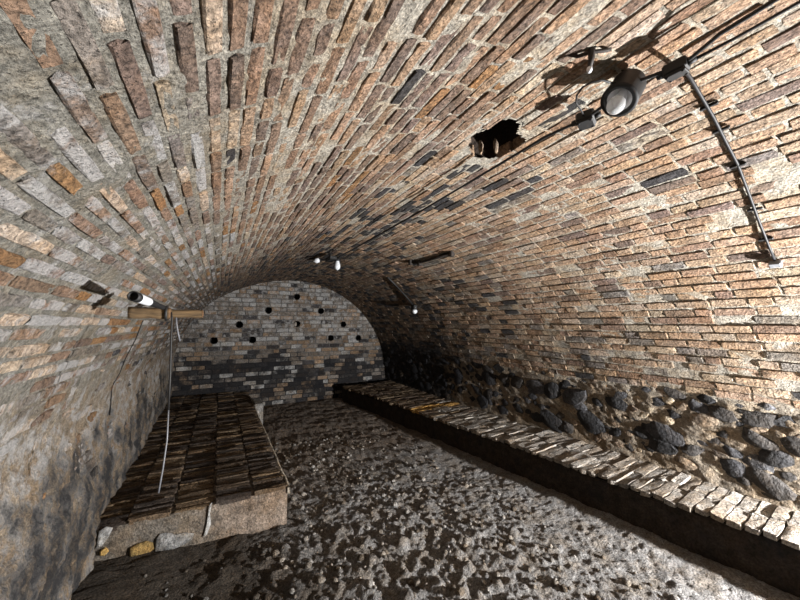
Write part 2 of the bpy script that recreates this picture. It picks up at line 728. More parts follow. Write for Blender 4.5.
br_right, br_ceil, br_left = Bricks(wall_right), Bricks(ceiling), Bricks(wall_left)
s = S_RUB
row = 0
while s < SEND - 0.02:
    p = pitch_at(s)
    deg = math.degrees((s + p / 2) / R0)
    L = float(sstep(118, 140, deg))
    joint = 0.0105 + 0.003 * float(sstep(100, 118, deg)) + 0.002 * L
    y = YN + random.uniform(0, 0.2)
    store = br_right if s + p / 2 < SR else (br_ceil if s + p / 2 < SL else br_left)
    while y < DEEP - 0.03:
        ln = random.uniform(0.185, 0.225) if random.random() < 0.72 else random.uniform(0.095, 0.13)
        if deg > 128:
            ln = random.uniform(0.19, 0.24) if random.random() < 0.75 else random.uniform(0.11, 0.15)
        y1 = min(y + ln, DEEP - 0.004)
        if y1 - y > 0.03:
            cs, cy = s + p / 2, (y + y1) / 2
            skip = False
            if 80 < deg < 110 and 0.5 < cy < 2.2:
                tt = np.array([0.15, 0.5, 0.85])
                skip = in_poly(np.repeat(s + p * tt, 3), np.tile(y + (y1 - y) * tt, 3), HOLE).mean() > 0.3
            if deg > 150 and random.random() < (deg - 150) / 34:
                skip = True
            wob = 0.006 * float(vnoise(cy * 0.9, row * 3.7, 0, 5)) + 0.004 * float(vnoise(cy * 3, row * 1.7, 0, 6))
            if deg > 120:
                wob *= 0.6
            off = random.gauss(0, 0.0020) if deg < 116 else random.gauss(-0.0018, 0.0014)
            if random.random() < 0.03:
                off -= random.uniform(0.008, 0.02)
            rgh = 0.0028 if deg > 30 else 0.004
            if not skip:
                c, fx = brick_look(cs, cy)
                P = brick_local(s + joint / 2 + wob, s + p - joint / 2 + wob, y + joint / 2, y1 - joint / 2, off, rgh, row)
                store.add(vault(P[:, 0], P[:, 1], P[:, 2]), BR_F, c, fx)
        y = y1 + 0.0
    s += p
    row += 1
for st in (br_right, br_ceil, br_left):
    st.build()

def rock(center, axes, seed, flat=1.0, lev=1):
    """irregular stone from a subdivided octahedron; axes: 3 vectors"""
    v = [(1, 0, 0), (-1, 0, 0), (0, 1, 0), (0, -1, 0), (0, 0, 1), (0, 0, -1)]
    f = [(0, 2, 4), (2, 1, 4), (1, 3, 4), (3, 0, 4), (2, 0, 5), (1, 2, 5), (3, 1, 5), (0, 3, 5)]
    v = [Vector(x) for x in v]
    for _ in range(lev):
        cache, nf = {}, []

        def mid(a, b):
            k = (min(a, b), max(a, b))
            if k not in cache:
                cache[k] = len(v)
                v.append(((v[a] + v[b]) / 2).normalized())
            return cache[k]
        for a, b, c in f:
            x, y_, z = mid(a, b), mid(b, c), mid(c, a)
            nf += [(a, x, z), (x, b, y_), (z, y_, c), (x, y_, z)]
        f = nf
    A = np.array([list(x) for x in v])
    n = fbm(A[:, 0] + seed * 7.1, A[:, 1] + seed * 3.3, A[:, 2], 1.4, 3, 50, 0.6)
    A = A * (1 + 0.6 * n)[:, None]
    # blocky: pull towards a box
    A = np.sign(A) * np.abs(A) ** 0.8
    P = np.asarray(center) + A @ np.asarray(axes)
    return P, np.array(f)


# the broken hole in the crown: an earth pocket above the missing bricks
hc = HOLE.mean(0)
HV, HF = [], []
lev = [(1.10, -0.008), (1.12, -0.07), (1.0, -0.17), (0.55, -0.24), (0.02, -0.25)]
for kk, off in lev:
    for p in HOLE:
        q = hc + (p - hc) * kk
        HV.append(vault(q[0], q[1], off + random.uniform(-0.012, 0.012)))
nh = len(HOLE)
for i in range(len(lev) - 1):
    for k in range(nh):
        HF.append((i * nh + k, i * nh + (k + 1) % nh, (i + 1) * nh + (k + 1) % nh, (i + 1) * nh + k))
tag(child('hole_pocket', HV, HF, M['earth'], ceiling, (0, 0, 0), lin((60, 50, 42)), np.array([0, 0.5, 0])), 'dark pocket where bricks have fallen out of the crown')
for (u, v, ds_, dy_) in ((481, 153, 0.016, 0.035), (496, 152, 0.016, 0.035)):
    q = pix_to_vault(u, v)
    c0 = vault(q[0], q[1], -0.035)
    P, F = rock(c0, [(0.012, 0, 0.004), (0.004, 0.018, 0), (0, 0.006, 0.045)], int(u))
    child('broken_brick', P, F, M['brick'], ceiling, (0, 0, 0), C_['pale'], np.array([0.2, 0, 0.3]), 30)

# ------------------------------------------------------------------ rubble footing of the right wall
stones = Bricks(wall_right, mat='stone', name='stone')
pts = []
tries = 0
while len(pts) < 420 and tries < 30000:
    tries += 1
    ss_, yy = random.uniform(0.02, S_RUB + 0.015), random.uniform(-0.6, DEEP - 0.05)
    rad = random.choice((0.05, 0.06, 0.08, 0.10, 0.125) if tries < 1500 else (0.025, 0.035, 0.05, 0.065)) * random.uniform(0.85, 1.15)
    if ss_ + rad * 0.55 > S_RUB + 0.03:
        continue
    if all((ss_ - a) ** 2 * 1.9 + (yy - b) ** 2 * 0.8 > (0.70 * (rad + c)) ** 2 for a, b, c in pts):
        pts.append((ss_, yy, rad))
for i, (ss_, yy, rad) in enumerate(pts):
    c0 = vault(ss_, yy, -0.010 + random.uniform(-0.01, 0.006))
    e = 0.01
    ts = (vault(ss_ + e, yy) - vault(ss_ - e, yy)) / (2 * e)
    nn = (vault(ss_, yy, e) - vault(ss_, yy, -e)) / (2 * e)
    an = random.uniform(-0.5, 0.5)
    ty = np.array([0, 1.0, 0])
    a1 = (ty * math.cos(an) + ts * math.sin(an)) * rad * random.uniform(0.95, 1.35)
    a2 = (ts * math.cos(an) - ty * math.sin(an)) * rad * random.uniform(0.62, 0.85)
    a3 = nn * rad * random.uniform(0.22, 0.36)
    P, F = rock(c0, [a1, a2, a3], i, lev=2 if rad > 0.08 and yy < 3.0 else 1)
    darkp = 0.95 if rad > 0.07 else 0.45
    if random.random() < darkp:
        c = lin(random.choice(((54, 54, 57), (42, 42, 44), (74, 74, 77), (62, 59, 57)))) * random.uniform(0.75, 1.2)
        w = 0.12
    else:
        c = lin(random.choice(((156, 140, 118), (136, 120, 102), (170, 158, 138), (112, 98, 84)))) * random.uniform(0.8, 1.1)
        w = 0.2
    st = 0.85 * float(sstep(2.4, 4.6, yy))
    stones.add(P, F, c, np.array([w, st, random.random()]))
stones.build()

# ------------------------------------------------------------------ back wall with round vent holes
HOLES_PX = [(214, 340.7), (252.6, 339.9), (239.4, 324.6), (268.7, 310.3), (297, 296.7), (297, 324), (321, 311), (330.8, 338), (343.4, 324.3), (358.4, 337.9)]
vents = []
for (u, v) in HOLES_PX:
    d = ray(u, v)
    d = d / d[1] * DEEP
    vents.append((d[0], d[2] + CAMZ, 0.066))


def snap(x, z):
    """push points out of the vent circles; returns x, z, inside mask"""
    inside = np.zeros(x.shape, bool)
    for (hx, hz, r) in vents:
        dx, dz = x - hx, z - hz
        d = np.hypot(dx, dz)
        m = d < r
        inside |= d < r * 0.98
        k = np.where(m, r / np.maximum(d, 1e-4), 1)
        x, z = hx + dx * k, hz + dz * k
    return x, z, inside


xs = np.arange(CX - R0 - 0.12, CX + R0 + 0.14, 0.033)
zs = np.arange(-0.08, CZ + R0 + 0.12, 0.033)
X, Z = np.meshgrid(xs, zs, indexing='ij')
X, Z = X.ravel(), Z.ravel()
F = grid_faces(len(xs), len(zs))
# hole test uses face centres
fcx, fcz = X[F].mean(1), Z[F].mean(1)
keep = np.ones(len(F), bool)
for (hx, hz, r) in vents:
    keep &= np.hypot(fcx - hx, fcz - hz) > r * 0.99
X2, Z2, _ = snap(X, Z)
Yb = DEEP + 0.012 - 0.006 * fbm(X, Z, 0, 12, 3, 4)
nzb = fbm(X, Z, 3.0, 1.5, 4, 70)


def back_soot(x, z):
    n = fbm(x, z, 3.0, 1.6, 4, 70)
    n2 = fbm(x, z, 7.0, 0.9, 3, 75)
    zz = (z - 0.3) / 1.25
    return np.clip(0.80 * (1 - sstep(0.30, 0.85, zz + 0.32 * n)) + 0.18 + 0.25 * n2 - 0.30 * sstep(0.0, 0.45, n), 0, 0.95)


cc = np.tile(lin((112, 110, 108)), (len(X), 1))
wall_back = link('wall_back', mesh_from('wall_back', np.stack([X2, Yb, Z2], 1), F[keep][:, ::-1], M['mortar'], cc, np.stack([0.25 + 0 * X, back_soot(X, Z), 0 * X], 1)))
tag(wall_back, 'sooty grey brick end wall pierced by round vent holes', kind='structure')
bb = Bricks(wall_back)
z = 0.0
row = 0
while z < CZ + R0 + 0.05:
    p = 0.086
    zc = z + p / 2
    h = max(0.0, (R0 + 0.08) ** 2 - max(0, zc - CZ - 0.01) ** 2)
    half = math.sqrt(h)
    x = CX - half - random.uniform(0, 0.2)
    while x < CX + half:
        ln = random.uniform(0.21, 0.26) if random.random() < 0.68 else random.uniform(0.11, 0.15)
        x1 = x + ln
        near = [v for v in vents if abs((x + x1) / 2 - v[0]) < v[2] + ln / 2 and abs(zc - v[1]) < v[2] + p / 2]
        off = random.gauss(0, 0.004)
        r = random.random()
        top = float(sstep(0.9, 1.5, zc))
        if r < 0.42:
            c = C_['grey'] * random.uniform(0.8, 1.2)
        elif r < 0.66:
            c = C_['greyp'] * random.uniform(0.85, 1.15)
        elif r < 0.84:
            c = lin((136, 118, 100)) * random.uniform(0.8, 1.15)
        else:
            c = C_['dark'] * random.uniform(0.8, 1.6)
        if random.random() < 0.06:
            c = C_['tan2'] * 0.9
        fx = np.array([0.30 + 0.25 * top, min(0.95, max(0, float(back_soot((x + x1) / 2, zc)) + random.uniform(-0.5, 0.22))), random.random()])
        if zc < 1.15 and random.random() < 0.05:
            fx[1] = 0.1
        a, b = x + 0.006, x1 - 0.006
        z0, z1 = z + 0.006, z + p - 0.006
        if near:
            gx, gz = np.meshgrid(np.linspace(a, b, 9), np.linspace(z0, z1, 4), indexing='ij')
            gx, gz = gx.ravel(), gz.ravel()
            Fg = grid_faces(9, 4)
            k = np.ones(len(Fg), bool)
            for (hx, hz, rr) in vents:
                k &= np.hypot(gx[Fg].mean(1) - hx, gz[Fg].mean(1) - hz) > rr
            gx, gz, _ = snap(gx, gz)
            if k.any():
                n = len(gx)
                V = np.concatenate([np.stack([gx, 0 * gx + DEEP - off, gz], 1), np.stack([gx, 0 * gx + DEEP - off + 0.07, gz], 1)])
                top_f = Fg[k]
                # side walls along border edges
                cnt = {}
                for f in top_f:
                    for i in range(4):
                        e = (f[i], f[(i + 1) % 4])
                        cnt[(min(e), max(e))] = cnt.get((min(e), max(e)), []) + [e]
                side = [(e[0][1], e[0][0], e[0][0] + n, e[0][1] + n) for e in cnt.values() if len(e) == 1]
                used = np.unique(np.concatenate([top_f.ravel(), np.array(side).ravel()]))
                mp_ = -np.ones(2 * n, int)
                mp_[used] = np.arange(len(used))
                bb.add(V[used], mp_[np.concatenate([top_f, np.array(side)])][:, ::-1], c, fx)
        else:
            P = brick_local(z0, z1, a, b, off, 0.003, 0)
            bb.add(np.stack([P[:, 1], DEEP - P[:, 2], P[:, 0]], 1), BR_F[:, ::-1], c, fx)
        x = x1
    z += p
    row += 1
bb.build()
for i, (hx, hz, r) in enumerate(vents):
    V, F = lathe([(r * 1.02, 0.0), (r * 1.0, 0.02), (r * 0.98, 0.16), (r * 0.9, 0.26), (0.002, 0.265)], (hx, DEEP - 0.002, hz), (0, 1, 0), 20)
    child('vent_hole', V, F, M['hole'], wall_back, (0, 0, 0))
# pale rock shape in the middle hole, standing in for a pipe end
hx, hz, r = vents[5]
P, F = rock((hx - 0.03, DEEP + 0.03, hz), [(0.032, 0, 0), (0, 0.03, 0), (0, 0, 0.05)], 4)
child('stone', P, F, M['stone'], wall_back, (0, 0, 0), C_['greyp'], np.array([0.3, 0, 0]))

# ------------------------------------------------------------------ floor
xs = graded(-0.95, 3.8, 0.2, 2.6, 0.011, 0.05)
ys = graded(YN, DEEP + 0.05, 0.6, 3.0, 0.011, 0.045)
X, Y = np.meshgrid(xs, ys, indexing='ij')
H = 0.022 * fbm(X, Y, 0, 1.6, 4, 90) + 0.012 * fbm(X, Y, 1.0, 6, 4, 91) + 0.010 * fbm(X, Y, 2.0, 17, 3, 92)
H += 0.13 * np.exp(-((X + 0.75) / 0.55) ** 2 - ((Y - 2.7) / 0.7) ** 2) + 0.045 * np.exp(-((X - 0.3) / 0.7) ** 2 - ((Y - 2.9) / 0.7) ** 2)
ridge = 1 - np.abs(fbm(X * 0.6 + 0.25 * Y, Y, 0, 7, 3, 93)) * 2
H += 0.014 * ridge * sstep(2.6, 4.0, Y)
nclod = 24000
cxs, cys = RNG.uniform(-0.3, 2.9, nclod), RNG.uniform(0.4, 7.2, nclod)
zone = fbm(cxs, cys, 5.0, 1.1, 3, 95)
for i in range(nclod):
    near_w = float(np.exp(-((cxs[i] - 1.15) / 0.9) ** 2 - ((cys[i] - 2.0) / 1.3) ** 2))
    amt = near_w + 0.35 + 0.5 * zone[i]
    if amt < RNG.uniform(0.2, 1.1):
        continue
    r = RNG.uniform(0.010, 0.028) if RNG.uniform() < 0.88 else RNG.uniform(0.03, 0.06)
    hgt = r * RNG.uniform(0.2, 0.55) * (0.5 + 0.6 * near_w)
    i0, i1 = np.searchsorted(xs, (cxs[i] - r, cxs[i] + r))
    j0, j1 = np.searchsorted(ys, (cys[i] - r, cys[i] + r))
    if i1 <= i0 or j1 <= j0:
        continue
    d = ((X[i0:i1, j0:j1] - cxs[i]) ** 2 * RNG.uniform(0.8, 1.3) + (Y[i0:i1, j0:j1] - cys[i]) ** 2) / (r * r)
    H[i0:i1, j0:j1] += hgt * np.clip(1 - d, 0, 1) ** 0.7 * 0.8
H += 0.008 * fbm(X, Y, 3.0, 42, 3, 97)
FLX, FLY, FLH = xs, ys, H


def floor_z(x, y):
    i = min(max(np.searchsorted(FLX, x), 0), len(FLX) - 1)
    j = min(max(np.searchsorted(FLY, y), 0), len(FLY) - 1)
    return float(FLH[i, j])


nz = fbm(X, Y, 8.0, 1.3, 4, 99).ravel()
Xr, Yr = X.ravel(), Y.ravel()
dark_left = sstep(0.75, 0.2, (Xr - 0.0) * 0.55 + 0.15 * (Yr - 1.6) + 0.4 * nz)  # earth darker towards the left, edge broken up by noise
dark_left = np.clip(dark_left, 0, 1)[:, None]
base = lin((136, 134, 132)) * (1 - dark_left) + lin((70, 63, 55)) * dark_left
brn = sstep(2.8, 4.5, Yr + 1.2 * nz)[:, None]
base = base * (1 - brn * 0.75) + lin((132, 118, 104)) * brn * 0.75
fx = np.stack([0.18 * (1 - dark_left[:, 0]), 0.18 + 0.22 * nz, 0 * nz], 1)
floor = link('floor', mesh_from('floor', np.stack([Xr, Yr, H.ravel()], 1), grid_faces(len(xs), len(ys)), M['earth'], base, np.clip(fx, 0, 1)))
tag(floor, 'lumpy grey earth floor strewn with rubble', kind='structure')

# loose crumbs of earth and mortar on the floor: nobody could count them
VV, FF, CC, XX, n = [], [], [], [], 0
base_rocks = [rock((0, 0, 0), np.eye(3), k + 200, lev=1) for k in range(8)]
for i in range(2600):
    x, y = random.uniform(-0.4, 2.75), 0.5 + 4.4 * random.random() ** 1.4
    if (x < 0.6 and y > 2.75) or x > 2.45:
        continue
    q = math.exp(-((x - 1.1) / 0.9) ** 2)
    if random.random() > 0.25 + 0.75 * q:
        continue
    r = random.choice((0.006, 0.008, 0.011, 0.015, 0.022)) * random.uniform(0.7, 1.2)
    P, F = base_rocks[i % 8]
    a = random.uniform(0, 6.28)
    Rm = np.array([[math.cos(a), math.sin(a), 0], [-math.sin(a), math.cos(a), 0], [0, 0, 0.75]])
    VV.append(P @ Rm * r + np.array([x, y, floor_z(x, y) + r * 0.35]))
    FF.append(F + n)
    n += len(P)
    c = lin(random.choice(((150, 146, 140), (128, 120, 110), (170, 166, 160), (96, 86, 74)))) * (0.55 if x < 0.35 else 1.0)
    CC.append(np.tile(c, (len(P), 1)))
    XX.append(np.tile([0.1, 0.1, 0], (len(P), 1)))
rub = link('rubble', mesh_from('rubble', np.concatenate(VV), np.concatenate(FF), M['earth'], np.concatenate(CC), np.concatenate(XX)))
tag(rub, 'grey crumbs of earth and mortar scattered over the floor', 'rubble', kind='stuff')

# ------------------------------------------------------------------ raised brick platform on the left
PX0, PX1, PY0, PTOP = -0.80, 0.535, 2.87, 0.325
plat = thing('brick_platform', 'low platform paved with dark bricks on edge along the left wall', 'platform', (-0.1, PY0, 0.0))
PL = (-0.1, PY0, 0.0)


def slab_face(p0, du, dv, nu, nv, nrm, amp, sc, seed):
    U, Vv = np.meshgrid(np.linspace(0, 1, nu), np.linspace(0, 1, nv), indexing='ij')
    P = np.asarray(p0) + U.ravel()[:, None] * np.asarray(du) + Vv.ravel()[:, None] * np.asarray(dv)
    n = fbm(P[:, 0], P[:, 1], P[:, 2], sc, 5, seed)
    edge = np.minimum(1, 12 * np.minimum(np.minimum(U, 1 - U), np.minimum(Vv, 1 - Vv)).ravel())
    return P + (amp * n * edge)[:, None] * np.asarray(nrm), grid_faces(nu, nv)


VV, FF, n = [], [], 0
for a in (((PX0, PY0 + 0.015, -0.05), (PX1 - PX0 - 0.012, 0, 0), (0, 0, PTOP + 0.035), 110, 28, (0, -1, 0), 0.022, 5),
          ((PX1 - 0.012, PY0 + 0.015, -0.05), (0, DEEP - PY0 - 0.02, 0), (0, 0, PTOP + 0.035), 150, 16, (1, 0, 0), 0.022, 5),
          ((PX0, PY0 + 0.015, PTOP - 0.015), (PX1 - PX0 - 0.012, 0, 0), (0, DEEP - PY0 - 0.02, 0), 30, 60, (0, 0, 1), 0.004, 5)):
    P, F = slab_face(*a, 33)
    VV.append(P)
    FF.append(F + n)
    n += len(P)
VV = np.concatenate(VV)
xx = VV[:, 0]
nzp = fbm(VV[:, 0], VV[:, 1], VV[:, 2], 3.0, 4, 44)
t = sstep(-0.1, 0.2, xx + 0.2 * nzp)[:, None]
cp = lin((116, 109, 100)) * (1 - t) + lin((136, 122, 109)) * t
side = (np.abs(xx - (PX1 - 0.012)) < 0.03) & (VV[:, 1] > PY0 + 0.1)
cp[side] = lin((120, 104, 88))
child('body', VV, np.concatenate(FF), M['plaster'], plat, PL, cp, np.tile([0.2, 0.15, 0], (len(VV), 1)))
# paving bricks, on edge, five columns
pb = Bricks(plat, PL)
cols = [(-0.72, -0.50), (-0.495, -0.245), (-0.24, 0.01), (0.015, 0.27), (0.275, 0.525)]
for ci, (xa, xb) in enumerate(cols):
    y = PY0 + 0.01
    r = 0
    while y < DEEP - 0.03:
        p = random.uniform(0.042, 0.058)
        top = PTOP + 0.012 * float(vnoise(y * 1.5, ci * 3.1, 0, 61)) + random.gauss(0, 0.006)
        if y < PY0 + 0.09:
            top += 0.0
        c = lin(random.choice(((92, 79, 66), (80, 70, 61), (106, 90, 72), (70, 62, 56), (118, 101, 80)))) * random.uniform(0.75, 1.15)
        j = 0.006
        P = brick_local(y + j / 2, min(y + p - j / 2, DEEP - 0.003), xa + random.uniform(-0.008, 0.008), xb - j + random.uniform(-0.008, 0.008), 0.0, 0.006, 0, 0.03)
        tilt = random.gauss(0.05, 0.14)
        zz = top + P[:, 2] + (P[:, 0] - y - p / 2) * tilt
        V = np.stack([P[:, 1] + 0.03 * (P[:, 0] - PY0) * 0, P[:, 0], zz], 1)
        pb.add(V, BR_F[:, ::-1], c, np.array([0.12, 0.30, random.random()]))
        y += p
        r += 1
pb.limit = 300
pb.build()


def patch(name, outline, y, thick, col, fx, parent, ploc, label=None, bulge=0.012):
    """irregular thin plaster patch on the platform front; outline in (x, z)"""
    o = np.array(outline)
    c = o.mean(0)
    n = len(o)
    V, F = [], []
    for k, d in ((1.0, 0.0), (0.96, thick), (0.5, thick + 0.003)):
        for q in o:
            pxz = c + (q - c) * k
            V.append((pxz[0], y - d - random.uniform(0, 0.003), pxz[1]))
    V.append((c[0], y - thick - 0.004, c[1]))
    for l in range(2):
        for k in range(n):
            F.append((l * n + k, l * n + (k + 1) % n, (l + 1) * n + (k + 1) % n, (l + 1) * n + k))
    for k in range(n):
        F.append((2 * n + k, 2 * n + (k + 1) % n, 3 * n))
    ob = child(name, V, F, M['plaster'], parent, ploc, col, fx)
    if label:
        ob['label'] = label
    return ob


def front_pt(u, v):
    d = ray(u, v)
    d = d * (PY0 / d[1])
    return (d[0], d[2] + CAMZ)


def opx(l):
    return [front_pt(*p) for p in l]


patch('plaster_patch', opx([(156, 539), (160, 534), (168, 533), (176, 535), (186, 533), (194, 534), (192, 540), (184, 545), (172, 550), (162, 556), (154, 557)]), PY0 + 0.008, 0.01, lin((140, 140, 139)), np.array([0.4, 0, 0]), plat, PL, 'pale grey plaster patch')
patch('plaster_patch', opx([(130, 548), (138, 544), (147, 541), (153, 543), (154, 549), (146, 555), (136, 559), (129, 556)]), PY0 + 0.006, 0.012, lin((160, 134, 84)), np.array([0.1, 0, 0]), plat, PL, 'yellow ochre plaster patch')
patch('plaster_patch', opx([(99, 531), (106, 527), (113, 528), (108, 538), (102, 546), (96, 549)]), PY0 + 0.006, 0.01, lin((172, 172, 170)), np.array([0.5, 0, 0]), plat, PL, 'pale grey plaster patch')
patch('plaster_patch', opx([(100, 551), (106, 547), (109, 551), (105, 555), (100, 555)]), PY0 + 0.004, 0.012, lin((190, 160, 100)), np.array([0.2, 0, 0]), plat, PL, 'yellow ochre plaster patch')
patch('plaster_patch', opx([(209, 506), (212, 503), (210, 514), (211, 524), (207, 535), (203, 538), (206, 526)]), PY0 + 0.008, 0.008, lin((196, 196, 194)), np.array([0.6, 0, 0]), plat, PL, 'white lime streak')
# pale kerb strip along the right top edge
kx = np.linspace(PY0 + 0.0, DEEP - 0.45, 60)
V, F = [], []
for i, y in enumerate(kx):
    w = 0.012 + 0.006 * math.sin(i * 1.7)
    x = PX1 - 0.004 + 0.006 * float(vnoise(y * 3, 0, 0, 8))
    zt = PTOP - 0.004 + 0.006 * float(vnoise(y * 4, 5, 0, 8))
    V += [(x - w, y, zt), (x + 0.008, y, zt - 0.004), (x + 0.010, y, zt - 0.05), (x - w, y, zt - 0.05)]
    if i:
        for k in range(4):
            F.append((4 * i - 4 + k, 4 * i - 4 + (k + 1) % 4, 4 * i + (k + 1) % 4, 4 * i + k))
F += [(0, 1, 2, 3), tuple(len(V) - 4 + k for k in (3, 2, 1, 0))]
child('mortar_edge', V, F, M['plaster'], plat, PL, lin((176, 166, 150)), np.array([0.3, 0, 0]))
# pale block at the far end of the platform's edge
V, F = rbox((0.60, 6.15, 0.17), (0.13, 0.5, 0.36), None, 0.10)
child('corner_block', V, F, M['plaster'], plat, PL, lin((150, 148, 145)), np.array([0.35, 0.05, 0]), False)

# ------------------------------------------------------------------ ledge along the right wall
ledge = thing('brick_ledge', 'low ledge capped with pale bricks on edge along the right wall', 'ledge', (3.2, 3.0, 0))
LP = (3.2, 3.0, 0.0)
LTOP = 0.325


def ledge_x(y):
    return float(np.interp(y, [-1.3, 0.0, 0.72, 1.35, 2.52, 4.98, 6.86, 7.3], [3.14, 3.11, 3.08, 2.98, 2.88, 2.60, 2.30, 2.26]))


ys = np.linspace(YN, 6.9, 190)
zs = np.linspace(-0.06, LTOP - 0.05, 16)
Yg, Zg = np.meshgrid(ys, zs, indexing='ij')
Yg, Zg = Yg.ravel(), Zg.ravel()
Xg = np.array([ledge_x(y) for y in Yg]) + 0.03 + 0.02 * fbm(Yg, Zg, 0, 8, 4, 12)
V1 = np.stack([Xg, Yg, Zg], 1)
F1 = grid_faces(len(ys), len(zs))
V2 = np.array([(ledge_x(y) + 0.03, y, LTOP - 0.05) for y in ys] + [(3.66, y, LTOP - 0.05) for y in ys])
nF = len(ys)
F2 = np.array([(i, i + 1, nF + i + 1, nF + i) for i in range(nF - 1)]) + len(V1)
# far end face
xe = ledge_x(6.9) + 0.03
V3 = np.array([(xe, 6.9, -0.06), (3.66, 6.9, -0.06), (3.66, 6.9, LTOP - 0.05), (xe, 6.9, LTOP - 0.05)])
F3 = np.array([(0, 1, 2, 3)]) + len(V1) + len(V2)
child('body', np.concatenate([V1, V2, V3]), np.concatenate([F1, F2, F3]), M['plaster'], ledge, LP, lin((58, 50, 43)), np.array([0.05, 0.45, 0]))
# capping bricks laid on edge across the ledge, two to a row
lb = Bricks(ledge, LP)
y = YN
while y < 6.88:
    p = random.uniform(0.074, 0.092)
    xo = ledge_x(y + p / 2)
    xi = 3.60 if y < 3 else 3.53
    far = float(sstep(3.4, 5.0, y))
    nb = max(2, round((xi - xo) / 0.29))
    e = xo + random.gauss(-0.005, 0.012)
    for k in range(nb):
        a = e
        b = xo + (xi - xo) * (k + 1) / nb + (random.uniform(-0.05, 0.05) if k < nb - 1 else 0)
        top = LTOP + random.gauss(0, 0.004) + 0.010 * float(vnoise(y * 1.2, k, 0, 77))
        j = random.uniform(0.003, 0.008)
        P = brick_local(y + j / 2, y + p - j / 2, a, b - 0.006, 0.0, 0.007, 0, 0.034)
        tilt = random.gauss(0.02, 0.05)
        zz = top + P[:, 2] + (P[:, 0] - y - p / 2) * tilt
        skew = 0.10 * (P[:, 1] - xo)
        V = np.stack([P[:, 1], P[:, 0] + skew, zz], 1)
        c = lin(random.choice(((164, 157, 148), (154, 148, 140), (172, 167, 160), (148, 138, 126), (140, 134, 127)))) * random.uniform(0.82, 1.1)
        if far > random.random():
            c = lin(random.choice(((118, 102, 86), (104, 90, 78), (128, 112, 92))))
        if 4.35 < y < 4.6:
            c = lin((186, 146, 84))
        lb.add(V, BR_F[:, ::-1], c, np.array([0.30 * (1 - far), 0.12 + 0.2 * far, random.random()]))
        e = b
    y += p
lb.build()

# ------------------------------------------------------------------ cable run along the crown
ZC = CAMZ + 0.842                           # hangs a little below the vault


def at_z(u, v, z):
    d = ray(u, v)
    t = (z - CAMZ) / d[2]
    return Vector((d[0] * t, d[1] * t, z))


def at_y(u, v, y):
    d = ray(u, v)
    t = y / d[1]
    return Vector((d[0] * t, y, d[2] * t + CAMZ))


cable_pts = [at_z(u, v, ZC) for (u, v) in ((720, 32), (684, 64), (640, 82), (586, 117), (545, 137), (478, 178), (420, 211), (370, 240), (334, 260))]
cable_pts = [Vector((cable_pts[0].x + 0.01, -1.2, ZC)), Vector((cable_pts[0].x + 0.0, 0.1, ZC))] + cable_pts
for i, p in enumerate(cable_pts):
    p.z += 0.006 * math.sin(i * 2.1)
V, F = tube(cable_pts, 0.0065, 8)
ob = link('electric_cable', mesh_from('electric_cable', V, F, M['rubber']))
tag(ob, 'black electric cable strung along the crown from lamp to lamp', 'cable')
# a second, thinner run up to the junction box
p0 = at_z(684, 64, ZC)
pts2 = [Vector((p0.x + 0.035, -1.2, ZC + 0.01)), Vector((p0.x + 0.03, 0.05, ZC + 0.012)), Vector((p0.x + 0.02, 0.35, ZC + 0.004)), p0 + Vector((0.005, -0.02, 0))]
V, F = tube(pts2, 0.005, 8)
tag(link('electric_cable', mesh_from('electric_cable', V, F, M['rubber'])), 'thinner second cable entering the junction box above the conduit', 'cable')


def screws(parent, ploc, spots, n):
    for s_ in spots:
        V, F = lathe([(0.0, 0.0), (0.004, 0.0), (0.004, 0.003), (0.0, 0.004)], s_, n, 8)
        child('screw', V, F, M['steel'], parent, ploc)


def box_thing(u, v, label, size, z=ZC, rot=0.0, tilt=0.0):
    p = at_z(u, v, z)
    t = thing('junction_box', label, 'junction box', p, 'junction boxes on the crown cable')
    R = Matrix.Rotation(rot, 3, 'Z') @ Matrix.Rotation(tilt, 3, 'Y')
    V, F = rbox(p, size, R, 0.14)
    child('body', V, F, M['black'], t, p, smooth=False)
    V, F = rbox(p + R @ Vector((0, 0, -size[2] / 2 - 0.004)), (size[0] * 0.88, size[1] * 0.88, 0.010), R, 0.2)
    child('lid', V, F, M['black'], t, p, smooth=False)
    for sgn in (-1, 1):
        a = p + R @ Vector((0, sgn * size[1] * 0.48, 0))
        b = p + R @ Vector((0, sgn * (size[1] * 0.48 + 0.022), 0))
        V, F = tube([a, b], [0.014, 0.010], 10)
        child('cable_gland', V, F, M['black'], t, p)
    screws(t, p, [p + R @ Vector((sx * size[0] * 0.33, sy * size[1] * 0.33, -size[2] / 2 - 0.008)) for sx in (-1, 1) for sy in (-1, 1)], R @ Vector((0, 0, -1)))
    return t, p


bx1, pb1 = box_thing(586, 119, 'black junction box left of the large pendant lamp on crown cable', (0.062, 0.066, 0.042), ZC, 0.35, 0.2)
bx2, pb2 = box_thing(676, 68, 'black junction box where the crown cable meets the steel conduit', (0.050, 0.064, 0.036), ZC, 0.1, -0.1)

